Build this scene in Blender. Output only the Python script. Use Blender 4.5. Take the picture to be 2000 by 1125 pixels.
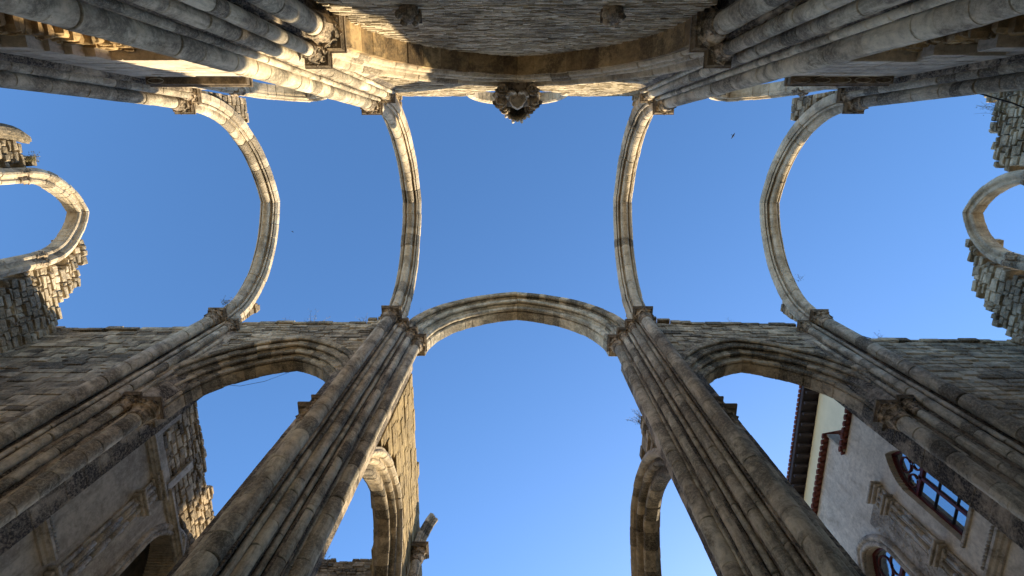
import bpy, math, random
from mathutils import Vector
for o in list(bpy.data.objects): bpy.data.objects.remove(o)
S = bpy.context.scene; COL = S.collection
R = math.radians
# ---------------------------------------------------------------- camera, sky, sun, exposure
TILT = 14.2
cd = bpy.data.cameras.new('camera'); cam = bpy.data.objects.new('camera', cd); COL.objects.link(cam)
cam.location = (0, 0, 0)                       # eye level; the ground lies 1.6 m below
cam.rotation_euler = (R(180 - TILT), R(-0.53), 0)
cd.lens = 19.35; cd.sensor_width = 36; cd.clip_end = 3000; cd.clip_start = 0.05
S.camera = cam
SUN_AZ, SUN_EL = 31.8, 21.0                    # azimuth from +Y (nave) towards +X
sd = Vector((math.sin(R(SUN_AZ)) * math.cos(R(SUN_EL)), math.cos(R(SUN_AZ)) * math.cos(R(SUN_EL)), math.sin(R(SUN_EL))))
W = bpy.data.worlds.new('World'); S.world = W; W.use_nodes = True
wn = W.node_tree; bg = wn.nodes['Background']
sky = wn.nodes.new('ShaderNodeTexSky'); sky.sky_type = 'NISHITA'; sky.sun_disc = False
sky.sun_elevation = R(SUN_EL); sky.sun_rotation = R(SUN_AZ)
sky.air_density = 0.65; sky.dust_density = 0.25; sky.ozone_density = 1.4
hs = wn.nodes.new('ShaderNodeHueSaturation'); hs.inputs['Saturation'].default_value = 1.18
wn.links.new(sky.outputs[0], hs.inputs['Color']); wn.links.new(hs.outputs[0], bg.inputs[0]); bg.inputs[1].default_value = 0.148
sl = bpy.data.lights.new('sun', 'SUN'); sl.energy = 4.0; sl.angle = R(0.5); sl.color = (1.0, 0.83, 0.57)
so = bpy.data.objects.new('sun', sl); COL.objects.link(so); so.rotation_euler = sd.to_track_quat('Z', 'Y').to_euler()
so.location = (20, 30, 40)
S.view_settings.view_transform = 'Standard'; S.view_settings.look = 'None'
S.view_settings.exposure = 1.6
S.cycles.diffuse_bounces = 8; S.cycles.max_bounces = 12; S.view_settings.gamma = 1.0

# ---------------------------------------------------------------- materials
def nt(name, rough=0.9):
    m = bpy.data.materials.new(name); m.use_nodes = True
    t = m.node_tree; b = t.nodes['Principled BSDF']; b.inputs['Roughness'].default_value = rough
    b.inputs['Specular IOR Level'].default_value = 0.2
    return m, t, b
def N(t, typ, **k):
    n = t.nodes.new(typ)
    for a, v in k.items():
        if a.startswith('i_'): n.inputs[a[2:].replace('_', ' ')].default_value = v
        else: setattr(n, a, v)
    return n
def ramp(t, src, stops, interp='LINEAR'):
    r = t.nodes.new('ShaderNodeValToRGB'); r.color_ramp.interpolation = interp
    e = r.color_ramp.elements
    while len(e) < len(stops): e.new(0.5)
    for i, (p, c) in enumerate(stops):
        e[i].position = p; e[i].color = (c[0], c[1], c[2], 1) if not isinstance(c, (int, float)) else (c, c, c, 1)
    t.links.new(src, r.inputs[0]); return r.outputs[0]
def mix(t, fac, a, b, mode='MIX'):
    m = t.nodes.new('ShaderNodeMix'); m.data_type = 'RGBA'; m.blend_type = mode
    L = t.links
    if isinstance(fac, (int, float)): m.inputs[0].default_value = fac
    else: L.new(fac, m.inputs[0])
    for idx, v in ((6, a), (7, b)):
        if isinstance(v, tuple): m.inputs[idx].default_value = (v[0], v[1], v[2], 1)
        else: L.new(v, m.inputs[idx])
    return m.outputs[2]
def mapped(t, sc):
    g = t.nodes.new('ShaderNodeNewGeometry'); mp = t.nodes.new('ShaderNodeMapping')
    mp.inputs['Scale'].default_value = sc; t.links.new(g.outputs['Position'], mp.inputs[0]); return mp.outputs[0]
def noise(t, vec, scale, detail=6, rough=0.6, dist=0.0):
    n = N(t, 'ShaderNodeTexNoise', i_Scale=scale, i_Detail=detail, i_Roughness=rough, i_Distortion=dist)
    t.links.new(vec, n.inputs['Vector']); return n.outputs['Fac']
def stone(name, light, mid, dark, stain=0.5, stain_scale=0.9, streak=0.5, tonevar=0.5, pits=0.5, bump=0.6, lichen=(0.33, 0.24, 0.11), lich=0.25, blackblocks=0.0):
    m, t, b = nt(name, 0.93); L = t.links
    at = N(t, 'ShaderNodeAttribute', attribute_name='tone').outputs['Fac']
    P = mapped(t, (1, 1, 1)); PS = mapped(t, (1.6, 1.6, 0.22))
    base = ramp(t, at, [(0.0, mid), (0.45, tuple(0.5 * (x + y) for x, y in zip(light, mid))), (0.8, light), (1.0, tuple(min(1, x * 1.12) for x in light))])
    base = mix(t, tonevar, tuple(0.5 * (x + y) for x, y in zip(light, mid)), base)
    f = noise(t, P, 9, 8, 0.7)
    base = mix(t, 0.7, base, ramp(t, f, [(0.3, 0.55), (0.5, 0.95), (0.7, 1.18)]), 'MULTIPLY')
    lc = ramp(t, noise(t, P, 2.3, 5, 0.65, 0.6), [(0.5, 0.0), (0.68, 1.0)])
    lm = t.nodes.new('ShaderNodeMath'); lm.operation = 'MULTIPLY'; L.new(lc, lm.inputs[0]); lm.inputs[1].default_value = lich
    base = mix(t, lm.outputs[0], base, lichen)
    s1 = ramp(t, noise(t, P, stain_scale, 9, 0.72, 0.4), [(0.49 - 0.10 * stain, 0.0), (0.60 - 0.08 * stain, 1.0)])
    s2 = ramp(t, noise(t, PS, 1.7, 7, 0.7), [(0.48, 0.0), (0.6, 1.0)])
    m1 = t.nodes.new('ShaderNodeMath'); m1.operation = 'MULTIPLY'; L.new(s1, m1.inputs[0]); m1.inputs[1].default_value = min(1, 0.4 + 0.65 * stain)
    m2 = t.nodes.new('ShaderNodeMath'); m2.operation = 'MULTIPLY'; L.new(s2, m2.inputs[0]); m2.inputs[1].default_value = streak
    mm = t.nodes.new('ShaderNodeMath'); mm.operation = 'MAXIMUM'; L.new(m1.outputs[0], mm.inputs[0]); L.new(m2.outputs[0], mm.inputs[1])
    # speckled breakup of the black crust
    sp = ramp(t, noise(t, P, 22, 4, 0.8), [(0.36, 0.45), (0.54, 1.0)])
    m3 = t.nodes.new('ShaderNodeMath'); m3.operation = 'MULTIPLY'; L.new(mm.outputs[0], m3.inputs[0]); L.new(sp, m3.inputs[1])
    base = mix(t, m3.outputs[0], base, dark)
    if blackblocks:
        w = N(t, 'ShaderNodeTexWhiteNoise', noise_dimensions='1D'); L.new(at, w.inputs['W'])
        bb = ramp(t, w.outputs['Value'], [(0.0, 1.0), (blackblocks, 0.0)], 'CONSTANT')
        m4 = t.nodes.new('ShaderNodeMath'); m4.operation = 'MULTIPLY'; L.new(bb, m4.inputs[0]); L.new(sp, m4.inputs[1])
        m5 = t.nodes.new('ShaderNodeMath'); m5.operation = 'MULTIPLY'; L.new(m4.outputs[0], m5.inputs[0]); m5.inputs[1].default_value = 0.75
        base = mix(t, m5.outputs[0], base, dark)
    vor = N(t, 'ShaderNodeTexVoronoi', i_Scale=26.0); L.new(P, vor.inputs['Vector'])
    pit = ramp(t, vor.outputs['Distance'], [(0.05, 0.0), (0.25, 1.0)])
    base = mix(t, 0.35 * pits, base, pit, 'MULTIPLY')
    L.new(base, b.inputs['Base Color'])
    h1 = noise(t, P, 14, 8, 0.75)
    add = t.nodes.new('ShaderNodeMath'); add.operation = 'MULTIPLY_ADD'; L.new(pit, add.inputs[0]); add.inputs[1].default_value = 0.35 * pits; L.new(h1, add.inputs[2])
    bp = N(t, 'ShaderNodeBump'); bp.inputs['Strength'].default_value = bump; bp.inputs['Distance'].default_value = 0.045
    L.new(add.outputs[0], bp.inputs['Height']); L.new(bp.outputs[0], b.inputs['Normal'])
    return m
def plain(name, c, rough=0.8, var=0.3, scale=6, bump=0.2, spec=0.3, c2=None):
    m, t, b = nt(name, rough); P = mapped(t, (1, 1, 1)); b.inputs['Specular IOR Level'].default_value = spec
    c2 = c2 or tuple(x * (1 - var) for x in c)
    col = ramp(t, noise(t, P, scale, 8, 0.7), [(0.35, c2), (0.62, c)])
    t.links.new(col, b.inputs['Base Color'])
    if bump:
        bp = N(t, 'ShaderNodeBump'); bp.inputs['Strength'].default_value = bump; bp.inputs['Distance'].default_value = 0.02
        t.links.new(noise(t, P, scale * 3, 8, 0.7), bp.inputs['Height']); t.links.new(bp.outputs[0], b.inputs['Normal'])
    return m
M = {}
M['shaft'] = stone('weathered limestone drums', (0.720, 0.647, 0.473), (0.576, 0.476, 0.341), (0.06, 0.05, 0.036), stain=0.5, streak=0.7, stain_scale=1.1, blackblocks=0.1)
M['pier'] = stone('weathered pier stone', (0.666, 0.549, 0.393), (0.461, 0.372, 0.261), (0.05, 0.042, 0.034), stain=0.95, streak=0.9, blackblocks=0.1)
M['arch'] = stone('pale rib stone', (0.680, 0.572, 0.409), (0.487, 0.400, 0.276), (0.06, 0.048, 0.034), stain=0.2, streak=0.25, stain_scale=1.3, blackblocks=0.06, lich=0.35)
M['moss'] = stone('black crusted arch stone', (0.717, 0.586, 0.393), (0.423, 0.329, 0.208), (0.03, 0.03, 0.025), stain=0.5, streak=0.5, stain_scale=1.6, blackblocks=0.38)
M['wall'] = stone('rubble wall stone', (0.692, 0.549, 0.358), (0.397, 0.305, 0.190), (0.04, 0.035, 0.028), stain=0.52, streak=0.6, tonevar=1.0, blackblocks=0.16, bump=0.9, lich=0.4)
M['gable'] = stone('gable wall stone', (0.705, 0.586, 0.404), (0.436, 0.353, 0.231), (0.05, 0.045, 0.037), stain=0.5, streak=0.4, tonevar=0.9, bump=0.9, lich=0.35)
M['tymp'] = stone('thin rubble infill', (0.666, 0.561, 0.393), (0.320, 0.256, 0.162), (0.07, 0.06, 0.045), stain=0.2, streak=0.2, tonevar=1.0, bump=0.9, lich=0.35)
M['gold'] = stone('golden ashlar', (0.441, 0.327, 0.155), (0.294, 0.213, 0.095), (0.08, 0.06, 0.035), stain=0.2, streak=0.5, tonevar=0.8, lich=0.5)
M['soffit'] = stone('ochre voussoirs', (0.531, 0.370, 0.180), (0.277, 0.180, 0.085), (0.04, 0.032, 0.024), stain=0.5, streak=0.4, tonevar=1.0, lich=0.5, stain_scale=1.5)
M['ashlar'] = stone('smooth grey ashlar', (0.652, 0.564, 0.424), (0.519, 0.437, 0.327), (0.10, 0.09, 0.075), stain=0.1, streak=0.3, tonevar=0.6, lich=0.2)
M['cap'] = stone('carved capital stone', (0.640, 0.512, 0.358), (0.410, 0.305, 0.201), (0.035, 0.034, 0.028), stain=0.7, streak=0.2, stain_scale=4, lich=0.5)
M['abacus'] = stone('brown abacus stone', (0.326, 0.253, 0.168), (0.206, 0.155, 0.103), (0.045, 0.038, 0.03), stain=0.5, streak=0.2, stain_scale=3)
M['plaster'] = stone('old grey plaster', (0.630, 0.545, 0.416), (0.493, 0.420, 0.312), (0.13, 0.11, 0.085), stain=0.25, streak=0.5, stain_scale=0.7, lichen=(0.24, 0.19, 0.13), lich=0.6, bump=0.25, pits=0.2)
M['bplaster'] = stone('pale warm plaster', (0.76, 0.69, 0.55), (0.68, 0.60, 0.47), (0.25, 0.21, 0.16), stain=0.1, streak=0.3, stain_scale=0.8, lichen=(0.42, 0.33, 0.22), lich=0.4, bump=0.1, pits=0.05)
M['yplaster'] = plain('cream painted plaster', (0.62, 0.53, 0.36), 0.85, 0.12, 1.2, 0.1)
M['carve'] = stone('carved pale ornament', (0.635, 0.561, 0.448), (0.508, 0.450, 0.354), (0.08, 0.07, 0.055), stain=0.4, streak=0.3, stain_scale=2, lich=0.1)
M['tile'] = plain('terracotta tile', (0.20, 0.055, 0.03), 0.8, 0.5, 9, 0.4)
M['timber'] = plain('dark eave timber', (0.045, 0.035, 0.04), 0.8, 0.4, 5, 0.3)
M['redwood'] = plain('red painted wood', (0.13, 0.022, 0.018), 0.5, 0.3, 12, 0.1)
M['lead'] = plain('dark glazing bar', (0.03, 0.03, 0.035), 0.5, 0.3, 12, 0)
mg, tg, bgl = nt('window glass', 0.06); bgl.inputs['Metallic'].default_value = 0.9; bgl.inputs['Base Color'].default_value = (0.5, 0.62, 0.68, 1); bgl.inputs['Specular IOR Level'].default_value = 1.0
M['glass'] = mg
M['dark'] = plain('dark inner masonry', (0.10, 0.085, 0.065), 0.95, 0.6, 3, 0.6)  # dark uneven brown for recess backs, recess vaults and the infill core
M['plant'] = plain('dry wall plant', (0.20, 0.17, 0.08), 0.8, 0.4, 20, 0)
M['feather'] = plain('dark feathers', (0.03, 0.03, 0.035), 0.8, 0.3, 20, 0)
M['cable'] = plain('dark cable', (0.04, 0.035, 0.03), 0.6, 0.2, 10, 0)
M['floor'] = plain('pale stone paving', (0.56, 0.47, 0.34), 0.85, 0.3, 1.5, 0.2)
M['ground'] = plain('dusty ground', (0.5, 0.41, 0.29), 0.95, 0.3, 0.3, 0.2)

# ---------------------------------------------------------------- mesh helpers
rng = random.Random(7)
class MB:
    def __init__(s): s.v = []; s.f = []; s.t = []; s.sm = []
    def add(s, vs, fs, tone=0.5, smooth=False):
        o = len(s.v); s.v += [tuple(p) for p in vs]; s.f += [tuple(i + o for i in f) for f in fs]
        s.t += [tone] * len(vs); s.sm += [smooth] * len(fs)
    def box(s, x0, x1, y0, y1, z0, z1, tone=None, ch=0.0):
        tone = rng.random() if tone is None else tone
        if ch <= 0:
            vs = [(x, y, z) for z in (z0, z1) for y in (y0, y1) for x in (x0, x1)]
            s.add(vs, [(0, 2, 3, 1), (4, 5, 7, 6), (0, 1, 5, 4), (2, 6, 7, 3), (0, 4, 6, 2), (1, 3, 7, 5)], tone)
        else:
            rings = []
            for z, k in ((z0, ch), (z0 + ch, 0), (z1 - ch, 0), (z1, ch)):
                rings.append([(x0 + k, y0 + k, z), (x1 - k, y0 + k, z), (x1 - k, y1 - k, z), (x0 + k, y1 - k, z)])
            s.rings(rings, tone)
    def rings(s, rings, tone=0.5, smooth=False, caps=True):
        n = len(rings[0]); vs = [p for r in rings for p in r]; fs = []
        for i in range(len(rings) - 1):
            for j in range(n):
                k = (j + 1) % n
                fs.append((i * n + j, i * n + k, (i + 1) * n + k, (i + 1) * n + j))
        o = len(s.v); s.add(vs, fs, tone, smooth)
        if caps:
            s.f += [tuple(o + j for j in reversed(range(n))), tuple(o + (len(rings) - 1) * n + j for j in range(n))]
            s.sm += [False, False]
    def tube(s, pts, r0, r1=None, n=6, tone=0.5):
        r1 = r0 if r1 is None else r1
        rr = []
        for i, p in enumerate(pts):
            p = Vector(p); a = Vector(pts[max(0, i - 1)]); b = Vector(pts[min(len(pts) - 1, i + 1)])
            d = (b - a).normalized(); u = d.orthogonal().normalized(); w = d.cross(u)
            r = r0 + (r1 - r0) * i / (len(pts) - 1)
            rr.append([p + u * math.cos(2 * math.pi * k / n) * r + w * math.sin(2 * math.pi * k / n) * r for k in range(n)])
        s.rings(rr, tone, True)
    def blob(s, c, rx, ry, rz, n=10, m=7, jit=0.12, tone=0.5):
        rr = []
        for i in range(m + 1):
            a = math.pi * i / m
            rr.append([(c[0] + rx * math.sin(max(a, 0.05 if i == 0 else a) if i < m else math.pi - 0.05) * math.cos(2 * math.pi * k / n) * (1 + rng.uniform(-jit, jit)),
                        c[1] + ry * math.sin(max(a, 0.05 if i == 0 else a) if i < m else math.pi - 0.05) * math.sin(2 * math.pi * k / n) * (1 + rng.uniform(-jit, jit)),
                        c[2] - rz * math.cos(a)) for k in range(n)])
        s.rings(rr, tone, True)
    def build(s, name, mat, parent=None, loc=None):
        me = bpy.data.meshes.new(name)
        off = Vector(loc) if loc is not None else (Vector(parent['org']) if parent is not None and 'org' in parent else Vector((0, 0, 0)))
        me.from_pydata([(p[0] - off[0], p[1] - off[1], p[2] - off[2]) for p in s.v], [], s.f)
        a = me.attributes.new('tone', 'FLOAT', 'POINT'); a.data.foreach_set('value', s.t)
        me.polygons.foreach_set('use_smooth', s.sm)
        me.materials.append(mat); me.update()
        o = bpy.data.objects.new(name, me); COL.objects.link(o)
        if parent is not None:
            o.parent = parent
        elif loc is not None: o.location = loc
        return o
def thing(name, loc, label, cat, group=None):
    o = bpy.data.objects.new(name, None); COL.objects.link(o); o.location = loc; o.empty_display_size = 0.3
    o['label'] = label; o['category'] = cat; o['org'] = [float(c) for c in loc]
    if group: o['group'] = group
    return o
def sub(o_child, parent_obj):          # make a sub-part's mesh use the grand-parent's origin
    o_child.parent = parent_obj; return o_child
def build_sub(mb, name, mat, part, org):
    o = mb.build(name, mat, None, None)
    for v in o.data.vertices: v.co -= Vector(org)
    o.parent = part
    return o
def tag(o, label, cat, group=None):
    o['label'] = label; o['category'] = cat
    if group: o['group'] = group
    return o

# pointed arch swept from a moulded section, cut into voussoirs
class Arch:
    def __init__(s, axis, c, plane, a, z0, h):
        s.axis = axis; s.c = c; s.pl = plane; s.a = a; s.z0 = z0; s.h = h
        s.R = (a * a + h * h) / (2 * a)
    def uz(s, t, r):
        R_ = s.R + r; cx = s.R - s.a; side = -1
        if t > 1: t = 2 - t; side = 1
        if t < 0: return side * (s.a + r), s.z0 + t * s.R
        ph = t * math.acos(max(-1, min(1, cx / R_)))
        return side * (R_ * math.cos(ph) - cx), s.z0 + R_ * math.sin(ph)
    def pt(s, t, w, r):
        u, z = s.uz(t, r)
        return (s.c + u, s.pl + w, z) if s.axis == 'x' else (s.pl + w, s.c + u, z)
    def inside(s, u, z, r=0.0):           # is (u,z) inside the opening grown by r
        d = abs(u - s.c)
        if z < s.z0: return d < s.a + r
        cx = s.R - s.a
        return math.hypot(d + cx, z - s.z0) < s.R + r
    def build(s, mb, prof, t0=0.0, t1=2.0, n=18, leg=0.0, inset=0.012, jit=0.006, legs=(True, True), seg=3):
        cw = sum(p[0] for p in prof) / len(prof); cr = sum(p[1] for p in prof) / len(prof)
        cuts = []
        if leg > 0 and legs[0]:
            k = max(1, int(leg / 0.42)); cuts += [-leg / s.R * (1 - i / k) for i in range(k)]
        main = [t0 + (t1 - t0) * i / n for i in range(n + 1)]
        main = [main[0]] + [m + (rng.uniform(-.22, .22) * (t1 - t0) / n if abs(m - 1) > 1e-6 else 0) for m in main[1:-1]] + [main[-1]]
        cuts += main
        if leg > 0 and legs[1]:
            k = max(1, int(leg / 0.42)); cuts += [2 + leg / s.R * (i + 1) / k for i in range(k)]
        for a, b in zip(cuts[:-1], cuts[1:]):
            jw, jr = rng.gauss(0, jit), rng.gauss(0, jit)
            e = 0.018 / s.R
            ts = [(a, inset), (a + e, 0)] + [(a + e + (b - a - 2 * e) * k / seg, 0) for k in range(1, seg)] + [(b - e, 0), (b, inset)]
            rings = []
            for t, ins in ts:
                ring = []
                for w, r in prof:
                    dw, dr = w - cw, r - cr; L = math.hypot(dw, dr) or 1
                    ring.append(s.pt(t, w - dw / L * ins + jw, r - dr / L * ins + jr))
                rings.append(ring)
            mb.rings(rings, rng.random())
def roll(cw, cr, r, a0, a1, n=5):        # part of a section: an arc of a round moulding
    return [(cw + r * math.cos(R(a0 + (a1 - a0) * i / n)), cr + r * math.sin(R(a0 + (a1 - a0) * i / n))) for i in range(n + 1)]

def drum_shaft(mb, x, y, r, z0, z1, n=16, hd=0.46, jit=0.0022):
    z = z0
    while z < z1 - 0.02:
        h = min(hd * rng.uniform(0.65, 1.25), z1 - z)
        if z1 - z - h < 0.12: h = z1 - z
        jx, jy, jr = rng.gauss(0, jit), rng.gauss(0, jit), rng.gauss(0, jit * .5)
        rr = []
        g_ = 0.006; tn = rng.random(); ph = rng.random(); ti = rng.gauss(0, .012); tj = rng.gauss(0, .012)
        for zz, k in ((z, -0.010), (z + g_, 0), (z + g_ + .004, 0), (z + h * .33, 0), (z + h * .66, 0), (z + h - g_ - .004, 0), (z + h - g_, 0), (z + h, -0.010)):
            k += 0.0012 * math.sin(zz * 7 + ph * 6)
            rr.append([(x + jx + (r + jr + k) * math.cos(2 * math.pi * i / n), y + jy + (r + jr + k) * math.sin(2 * math.pi * i / n), zz + (ti * math.cos(2 * math.pi * i / n) + tj * math.sin(2 * math.pi * i / n))) for i in range(n)])
        mb.rings(rr[1:-1], tn, True, False); mb.rings(rr[:2], tn, False); mb.rings(rr[-2:], tn, False); z += h
def core(mb, poly, z0, z1, hd=0.4, ch=0.01):
    z = z0; cx = sum(p[0] for p in poly) / len(poly); cy = sum(p[1] for p in poly) / len(poly)
    while z < z1 - 0.02:
        h = min(hd * rng.uniform(0.8, 1.2), z1 - z)
        j = rng.gauss(0, 0.003)
        rr = []
        for zz, k in ((z, ch), (z + 0.014, 0), (z + h - 0.014, 0), (z + h, ch)):
            ring = []
            for px, py in poly:
                d = math.hypot(px - cx, py - cy); f = 1 - (k + j) / d
                ring.append((cx + (px - cx) * f, cy + (py - cy) * f, zz))
            rr.append(ring)
        mb.rings(rr, rng.random()); z += h
def leaf(mb, cx, cy, ang, r0, r1, z0, z1, w, tone):
    # a curling capital leaf: thick tongue following the bell and rolling over at its tip
    n = 7; ca, sa = math.cos(ang), math.sin(ang); rings = []
    for i in range(n):
        v = i / (n - 1)
        rr = r0 + (r1 - r0) * v ** 2.2; z = z0 + (z1 - z0) * min(1, v * 1.12) - (0.22 * (z1 - z0) * max(0, v - 0.8) / 0.2)
        if v > 0.8: rr += 0.012
        ww = w * (0.75 + 0.6 * math.sin(v * 2.6)) * (0.35 if i == n - 1 else 1) * 0.5
        th = 0.028
        sec = [(-ww, 0), (-ww * .55, th * .55), (0, th * 1.1), (ww * .55, th * .55), (ww, 0), (ww * .6, -th), (-ww * .6, -th)]
        rings.append([(cx + ca * (rr + q) - sa * p, cy + sa * (rr + q) + ca * p, z) for p, q in sec])
    mb.rings(rings, tone, False)
def capital(parent, x, y, r, ztop, h=0.5, ab=None, leaves=8, mat='cap'):
    """carved capital: ring, bell, two tiers of leaves; square moulded abacus as its sub-part"""
    ab = ab or r * 1.75
    org = Vector(parent['org'])
    mb = MB(); zb = ztop - h; za = ztop - h * 0.24
    prof = [(r + .004, zb - .05), (r * 1.12, zb - .04), (r * 1.22, zb), (r * 1.12, zb + .03), (r * 1.0, zb + .05), (r * 1.02, zb + .4 * h), (r * 1.18, zb + .62 * h), (r * 1.5, za)]
    n = 18
    mb.rings([[(x + q * math.cos(2 * math.pi * i / n), y + q * math.sin(2 * math.pi * i / n), z) for i in range(n)] for q, z in prof], rng.random(), True)
    a0 = rng.random()
    for i in range(leaves):
        leaf(mb, x, y, 2 * math.pi * (i + a0) / leaves + rng.uniform(-.08, .08), r * 1.0, r * 1.55, zb + .05, zb + .45 * h, r * 0.85, rng.random())
        leaf(mb, x, y, 2 * math.pi * (i + a0 + .5) / leaves + rng.uniform(-.08, .08), r * 1.02, r * 1.72, zb + .2 * h, za - .005, r * 0.8, rng.random())
    c = mb.build('capital', M[mat], parent)
    am = MB(); t = ztop - za
    sq = lambda k, z: [(x - k, y - k, z), (x + k, y - k, z), (x + k, y + k, z), (x - k, y + k, z)]
    am.rings([sq(ab * .84, za), sq(ab * .84, za + t * .15), sq(ab * .93, za + t * .42), sq(ab * .93, za + t * .55), sq(ab, za + t * .62), sq(ab, ztop)], rng.random())
    build_sub(am, 'abacus', M['abacus'], c, org)
    return c

def stone_wall(mb, axis, plane, face, u0, u1, z0, z1, keep, th=0.6, hrow=(0.2, 0.32), wst=(0.3, 0.7), rel=0.018, joint=0.012, skew=0.0, backjit=0.02):
    """courses of individual stones in a vertical plane; face=+1/-1 is the visible side; keep(u,z) decides"""
    z = z0
    while z < z1:
        h = rng.uniform(*hrow); u = u0 - rng.uniform(0, wst[1])
        while u < u1:
            w = rng.uniform(*wst); a, b = max(u, u0), min(u + w, u1); u += w
            if b - a < 0.05: continue
            if not all(keep(p, q) for p, q in ((a + .01, z + .01), (b - .01, z + .01), (a + .01, z + h - .01), (b - .01, z + h - .01), ((a + b) / 2, z + h / 2))): continue
            d = rng.uniform(-rel, rel); tone = rng.random()
            sk = [rng.uniform(-skew, skew) for _ in range(8)]
            c0 = lambda: rng.uniform(-skew, skew) * .9
            ring0 = [(a + c0(), z + c0()), (b + c0(), z + c0()), (b + c0(), z + h + c0()), (a + c0(), z + h + c0())]
            j = joint * rng.uniform(.7, 1.5)
            ring1 = [(a + j + abs(sk[0]), z + j + abs(sk[1])), (b - j - abs(sk[2]), z + j + abs(sk[3])), (b - j - abs(sk[4]), z + h - j - abs(sk[5])), (a + j + abs(sk[6]), z + h - j - abs(sk[7]))]
            g = 0.035
            dd = [d + rng.uniform(-.35, .35) * rel for _ in range(4)]
            rr = []
            cu, cz = (a + b) / 2 + rng.uniform(-.1, .1) * (b - a), z + h / 2 + rng.uniform(-.1, .1) * h
            ring2 = [(cu + (p - cu) * .55, cz + (q - cz) * .55) for p, q in ring1]; d2 = [e + rng.uniform(.0, .5) * rel for e in dd]
            for ring, dep in ((ring0, [-th + rng.uniform(-backjit, backjit)] * 4), (ring0, [-rel - g] * 4), (ring1, dd), (ring2, d2)):
                pts = []
                for (p, q), e in zip(ring, dep):
                    n_ = plane + face * e
                    pts.append((p, n_, q) if axis == 'x' else (n_, p, q))
                rr.append(pts)
            mb.rings(rr, tone)
        z += h
def smooth_noise(seed):
    r_ = random.Random(seed); vals = [r_.uniform(-1, 1) for _ in range(400)]
    def f(x):
        x = x * 1.0 + 100; i = int(math.floor(x)); t = x - i; t = t * t * (3 - 2 * t)
        return vals[i % 400] * (1 - t) + vals[(i + 1) % 400] * t
    return f
def interp(pts, x):
    if x <= pts[0][0]: return pts[0][1]
    for (a, p), (b, q) in zip(pts[:-1], pts[1:]):
        if x <= b: return p + (q - p) * (x - a) / (b - a)
    return pts[-1][1]

G = -1.6
ZC = 16.0            # vault capitals
# ---------------------------------------------------------------- ground
g = MB(); g.box(-900, 900, -900, 900, G - 1.0, G, 0.5); o = g.build('ground', M['ground']); o['kind'] = 'structure'
g = MB(); g.box(-14, 14.3, -2.6, 60, G - 0.3, G + 0.004, 0.5); o = g.build('church_floor', M['floor']); o['kind'] = 'structure'

# ---------------------------------------------------------------- sections (lateral, radial)
VAULT = [(-.33, .5), (-.33, .34), (-.27, .25), (-.235, .32)] + roll(-.19, .21, .05, 110, 250, 4) + [(-.15, .27), (-.125, .2)] + roll(0, .12, .125, 180, 360, 8) + [(.125, .2), (.15, .27)] + roll(.19, .21, .05, -70, 70, 4) + [(.235, .32), (.27, .25), (.33, .34), (.33, .5)]
def order(w0, w1, r0, r1, rr):     # an order with a roll on its front lower edge
    return [(w0, r1), (w0, r0 + 2.9 * rr), (w0 + .5 * rr, r0 + 2.2 * rr)] + roll(w0 + rr, r0 + rr, rr, 140, 310, 6) + [(w0 + 2.3 * rr, r0 + rr * 1.3), (w0 + 2.7 * rr, r0 + .2 * rr), (w0 + 3.2 * rr, r0), (w1, r0), (w1, r1)]
# ---------------------------------------------------------------- arches over the transept
def vault_arch(x, side, which):
    s = 1 if x > 0 else -1
    lab = {('inner', -1): 'slender pale stone rib arch crossing the sky just left of the middle bay',
           ('inner', 1): 'slender pale stone rib arch crossing the sky just right of the middle bay',
           ('outer', -1): 'pale stone rib arch over the left transept, brightly lit on its upper limb',
           ('outer', 1): 'pale stone rib arch over the right transept, next to the ruined right gable'}[(which, s)]
    t = thing('rib_arch', (x, 1.9, ZC), lab, 'arch', 'rib arches over the transept')
    A = Arch('y', 1.9, x, 2.9, ZC + .03, 3.85)
    mb = MB(); A.build(mb, VAULT, n=26, jit=0.005); mb.build('rib', M['arch'], t)
    # haunch masonry left standing on the springings
    for k, (sz, yw) in enumerate(((1.0, -1.6), (1.0, 5.4))):
        nz = smooth_noise(int(abs(x) * 10) + k)
        hb = MB()
        if which == 'outer':
            L, H_ = (1.55, 3.0) if k == 0 else (1.25, 2.1)
        else:
            L, H_ = (0.7, 2.2) if k == 0 else (0.45, 1.5)
        def keep(u, z):
            d = (u - yw) if k == 0 else (yw - u)
            if d < 0: return False
            if A.inside(u, z, .34): return False
            return z < ZC + H_ - max(0, d - L * .45) * 2.2 + .18 * nz(u * 3) and d < L
        stone_wall(hb, 'y', x + (.24 if s < 0 else -.24), 1 if s < 0 else -1, min(yw, yw + (L if k == 0 else -L)), max(yw, yw + (L if k == 0 else -L)), ZC + .05, ZC + 3.4, keep, th=.48, hrow=(.12, .22), wst=(.15, .4), rel=.03)
        if hb.v: hb.build('haunch', M['wall'], t)
vault_arch(-3.85, -1, 'inner'); vault_arch(3.85, 1, 'inner'); vault_arch(-9.08, -1, 'outer'); vault_arch(9.2, 1, 'outer')

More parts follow.
